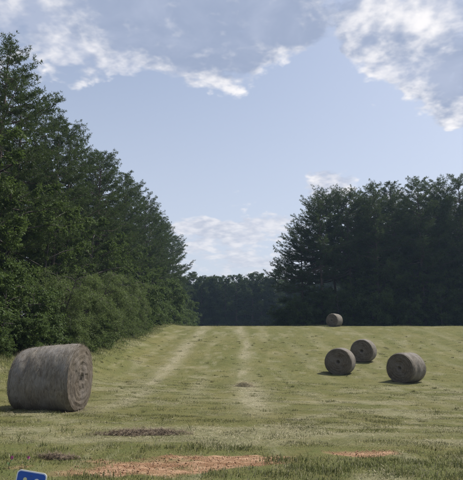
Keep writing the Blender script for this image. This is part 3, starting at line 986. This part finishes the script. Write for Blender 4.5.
# right wood
put('pine_tree', pEdge[1], PM, 14.6, 78, 18.2, 18.5, 'pine just behind the ragged edge pine of the right wood', 'tree', None, rz=.3)
put('pine_tree', pEdge[1], PM, 9.7, 76.5, 13.6, 18.5, 'shorter leftmost pine of the right wood with sky below its boughs', 'tree', None, rz=.9)
for i in range(10):
    put('shrub', sA[i % 2], SM, 24 + i * 2.7 + rt.uniform(-.6, .6), 78 + rt.uniform(-1, 1), rt.uniform(4.5, 6), (4.2, 3.6)[i % 2], 'dark shrub inside the right wood between the trunks', 'shrub', 'shrubs inside the right wood', wide=1.2)
put('pine_tree', pEdge[0], PM, 12.0, 74, 17.6, 18.5, 'ragged edge pine of the right wood, long boughs reaching left over sky gaps', 'tree', None, rz=0.0)
RP = [(16.2, 75.5, 18.6), (19.4, 74, 19.2), (22.6, 76, 20.2), (25.6, 74.5, 19.8), (28.6, 76, 20.3), (31.6, 74.5, 20.2), (34.8, 76, 20.6), (38, 75, 20.6), (41.5, 76, 21), (45, 75, 21)]
for i, (x, y, h) in enumerate(RP):
    lab = {0: 'dark pine next to the ragged edge pine of the right wood'}.get(i, f'{ORD[i + 1]} dark pine from the left in the front row of the right wood')
    put('pine_tree', pEdge[1] if i == 0 else pA[(i * 3 + 1) % 4], PM, x, y, h, 18.5 if i == 0 else 18, lab, 'tree', 'pines of the right wood')
for i in range(14):
    x = 18.8 + i * 2.5; y = 80 + 3.5 * (i % 2) + rt.uniform(-1, 1)
    put('pine_tree', pA[i % 4], PM, x, y, rt.uniform(18, 20.2), 18, 'pine deeper in the right wood behind the front row', 'tree', 'pines deep in the right wood', wide=1.1)
for i in range(12):
    x = 20 + i * 3.0; y = 88 + 2 * (i % 2) + rt.uniform(-1, 1)
    put('pine_tree', pA[(i + 1) % 4], PM, x, y, rt.uniform(18, 20.2), 18, 'pine deeper in the right wood behind the front row', 'tree', 'pines deep in the right wood', wide=1.15)
for i in range(11):
    x = 17.8 + i * 3.0 + rt.uniform(-.5, .5); y = 77.6 + rt.uniform(-.6, .6)
    put('leafy_tree', hA[i % 3], HM, x, y, rt.uniform(9, 11.5), 12, 'leafy tree between the pine trunks of the right wood', 'tree', 'leafy trees inside the right wood', wide=1.15)
for i in range(20):
    x = 9.4 + i * 2.1 + rt.uniform(-.5, .5); y = 71.5 + rt.uniform(-.8, .8)
    if i % 2:
        put('leafy_tree', hA[i % 3], HM, x, y + 1.5, rt.uniform(6.5, 9) if x > 15 else 5.4, 12, f'{ORD[i // 2]} dark leafy tree from the left at the foot of the right pines', 'tree', 'leafy trees along the right wood')
    else:
        put('shrub', sA[i % 3], SM, x, y, rt.uniform(4.2, 5.6), (4.2, 3.6, 5.0)[i % 3], f'{ORD[i // 2]} dark shrub from the left at the foot of the right wood', 'shrub', 'shrubs along the right wood')

for i in range(13):
    put('shrub', sA[i % 2], SM, 17.5 + i * 2.5 + rt.uniform(-.4, .4), 84.5 + rt.uniform(-1, 1), rt.uniform(5, 6.5), (4.2, 3.6)[i % 2], 'dark shrub inside the right wood between the trunks', 'shrub', 'shrubs inside the right wood', wide=1.3)

for i in range(6):
    put('shrub', sA[i % 2], SM, 6.9 + i * 1.7 + rt.uniform(-.3, .3), 75.5 + rt.uniform(-.8, .8), (3.6, 4.6, 5.4, 5.8, 5.8, 6.0)[i], (4.2, 3.6)[i % 2], f'{ORD[i]} dark shrub from the left below the boughs of the ragged edge pine', 'shrub', 'shrubs below the edge pine', wide=1.2)

# far wood closing the field
for i in range(26):
    x = -22 + i * 2.3 + rt.uniform(-.7, .7); y = 150 + rt.uniform(-3, 3)
    put('pine_tree', pFar[i % 2], PM, x, y, rt.uniform(14.6, 17.2), 17, 'distant bluish pine in the wood closing the far end of the field', 'tree', 'pines of the far wood', wide=1.15)
for i in range(40):
    x = -26 + i * 1.55 + rt.uniform(-.7, .7); y = 156 + 5 * (i % 2) + rt.uniform(-2, 2)
    put('pine_tree', pFar[(i + 1) % 2], PM, x, y, rt.uniform(14.0, 16.4), 17, 'distant pine behind the front row of the far wood', 'tree', 'pines deep in the far wood', wide=1.25)

# ------------------------------------------------------------------ road sign at the verge
def flat_mat(name, col, rough=.4):
    m, T = new_mat(name)
    g = T.n('ShaderNodeTexCoord').outputs['Object']
    c = T.mix(T.mr(T.noise(g, 22.0, 5, .6), .35, .7, 0, .18), col, tuple(v * .7 for v in col))
    T.n('ShaderNodeOutputMaterial', {'Surface': T.n('ShaderNodeBsdfPrincipled', {'Base Color': c, 'Roughness': rough}).outputs[0]})
    return m


M_BLUE = flat_mat('sign_blue', (.012, .085, .42))
M_WHITE = flat_mat('sign_white', (.72, .74, .78))
M_YELLOW = flat_mat('sign_pale_yellow', (.62, .60, .38))
M_STEEL = flat_mat('galvanised_steel', (.33, .34, .35), .5)


def rounded_plate(name, w, h, rad, y0, y1, mat, parent, cx=0.0, cz=0.0):
    pts = []
    for sx, sz, a0 in ((1, 1, 0), (-1, 1, 90), (-1, -1, 180), (1, -1, 270)):
        for k in range(7):
            a = R(a0 + k * 15)
            pts.append((cx + sx * (w / 2 - rad) + rad * math.cos(a), cz + sz * (h / 2 - rad) + rad * math.sin(a)))
    n = len(pts)
    me = bpy.data.meshes.new(name)
    me.from_pydata([(x, y0, z) for x, z in pts] + [(x, y1, z) for x, z in pts], [],
                   [list(range(n)), list(range(2 * n - 1, n - 1, -1))] + [[i + n, (i + 1) % n + n, (i + 1) % n, i] for i in range(n)])
    return link(name, me, mat, parent)


def make_sign():
    sx, sy = -1.127, 3.0
    root = link('marker_sign', None)
    root.location = (sx, sy, gz(sx, sy))
    root.rotation_euler = (R(-2), R(8), R(-4))
    tag(root, 'small leaning blue roadside sign with white border at the bottom left', 'sign')
    w, h = .158, .30
    top = .812
    cz = top - h / 2
    rounded_plate('border', w, h, .020, -.0015, .0015, M_WHITE, root, 0, cz)
    rounded_plate('panel', w - .013, h - .013, .015, -.0035, -.0017, M_BLUE, root, 0, cz)
    rounded_plate('mark', .020, .055, .0099, -.0048, -.0037, M_YELLOW, root, -.030, top - .060)
    rounded_plate('mark', .030, .055, .0149, -.0048, -.0037, M_WHITE, root, .032, top - .058)
    pv, pf = tubes([(np.array([[0, .012, -.25], [0, .012, top - .03]]), np.array([.011, .011]))], 10)
    link('post', mesh_np('post', pv, pf, None, True), M_STEEL, root)
    for z in (top - .022, top - h + .022):
        bv, bf = tubes([(np.array([[0, -.006, z], [0, .004, z]]), np.array([.004, .004]))], 8)
        link('bolt', mesh_np('bolt', bv, bf), M_STEEL, root)


make_sign()

# two wild flowers behind the sign
M_PETAL = flat_mat('magenta_petals', (.36, .07, .24), .6)
M_STEM = flat_mat('flower_stem', (.06, .11, .03), .6)


def make_flower(x, y, h, label):
    root = link('wild_flower', None)
    root.location = (x, y, gz(x, y) - .01)
    tag(root, label, 'flower', 'magenta flowers behind the sign')
    s = np.linspace(0, 1, 6)
    P = np.stack([.03 * s ** 2, .01 * s, s * h], -1)
    v, f = tubes([(P, .0035 * (1 - .4 * s))], 6)
    link('stem', mesh_np('stem', v, f, None, True), M_STEM, root)
    r = np.random.default_rng(int(abs(x) * 100))
    for k in range(4):
        q = .2 + .16 * k
        v, f = leaf_quads(np.array([[.03 * q * q, .01 * q, q * h]]), np.array([[math.cos(k * 2.4), math.sin(k * 2.4), .5]]), r, .075, .022)
        link('leaf', mesh_np('leaf', v, f), M_STEM, root)
    n = 60
    D = norm(rand_unit(r, n) + np.array([0, 0, .35]))
    v, f = leaf_quads(np.tile(P[-1], (n, 1)) + D * .004, D, r, .020, .010)
    link('flower_head', mesh_np('flower_head', v, f), M_PETAL, root)


make_flower(-2.58, 6.85, .12, 'left of two magenta wild flowers above the blue sign')
make_flower(-2.40, 6.88, .12, 'right of two magenta wild flowers above the blue sign')

# ------------------------------------------------------------------ haze
def make_haze():
    m, T = new_mat('haze')
    v = T.n('ShaderNodeVolumePrincipled', {'Color': (.50, .70, 1.0, 1), 'Density': .00034, 'Anisotropy': .35})
    T.n('ShaderNodeOutputMaterial', {'Volume': v.outputs[0]})
    x0, x1, y0, y1, z0, z1 = -510, 510, -70, 810, -2.5, 27
    me = bpy.data.meshes.new('haze')
    me.from_pydata([(x, y, z) for z in (z0, z1) for x, y in ((x0, y0), (x1, y0), (x1, y1), (x0, y1))], [],
                   [(3, 2, 1, 0), (4, 5, 6, 7), (0, 1, 5, 4), (1, 2, 6, 5), (2, 3, 7, 6), (3, 0, 4, 7)])
    tag(link('haze', me, m), 'thin summer haze over the field', 'haze', kind='stuff')


make_haze()
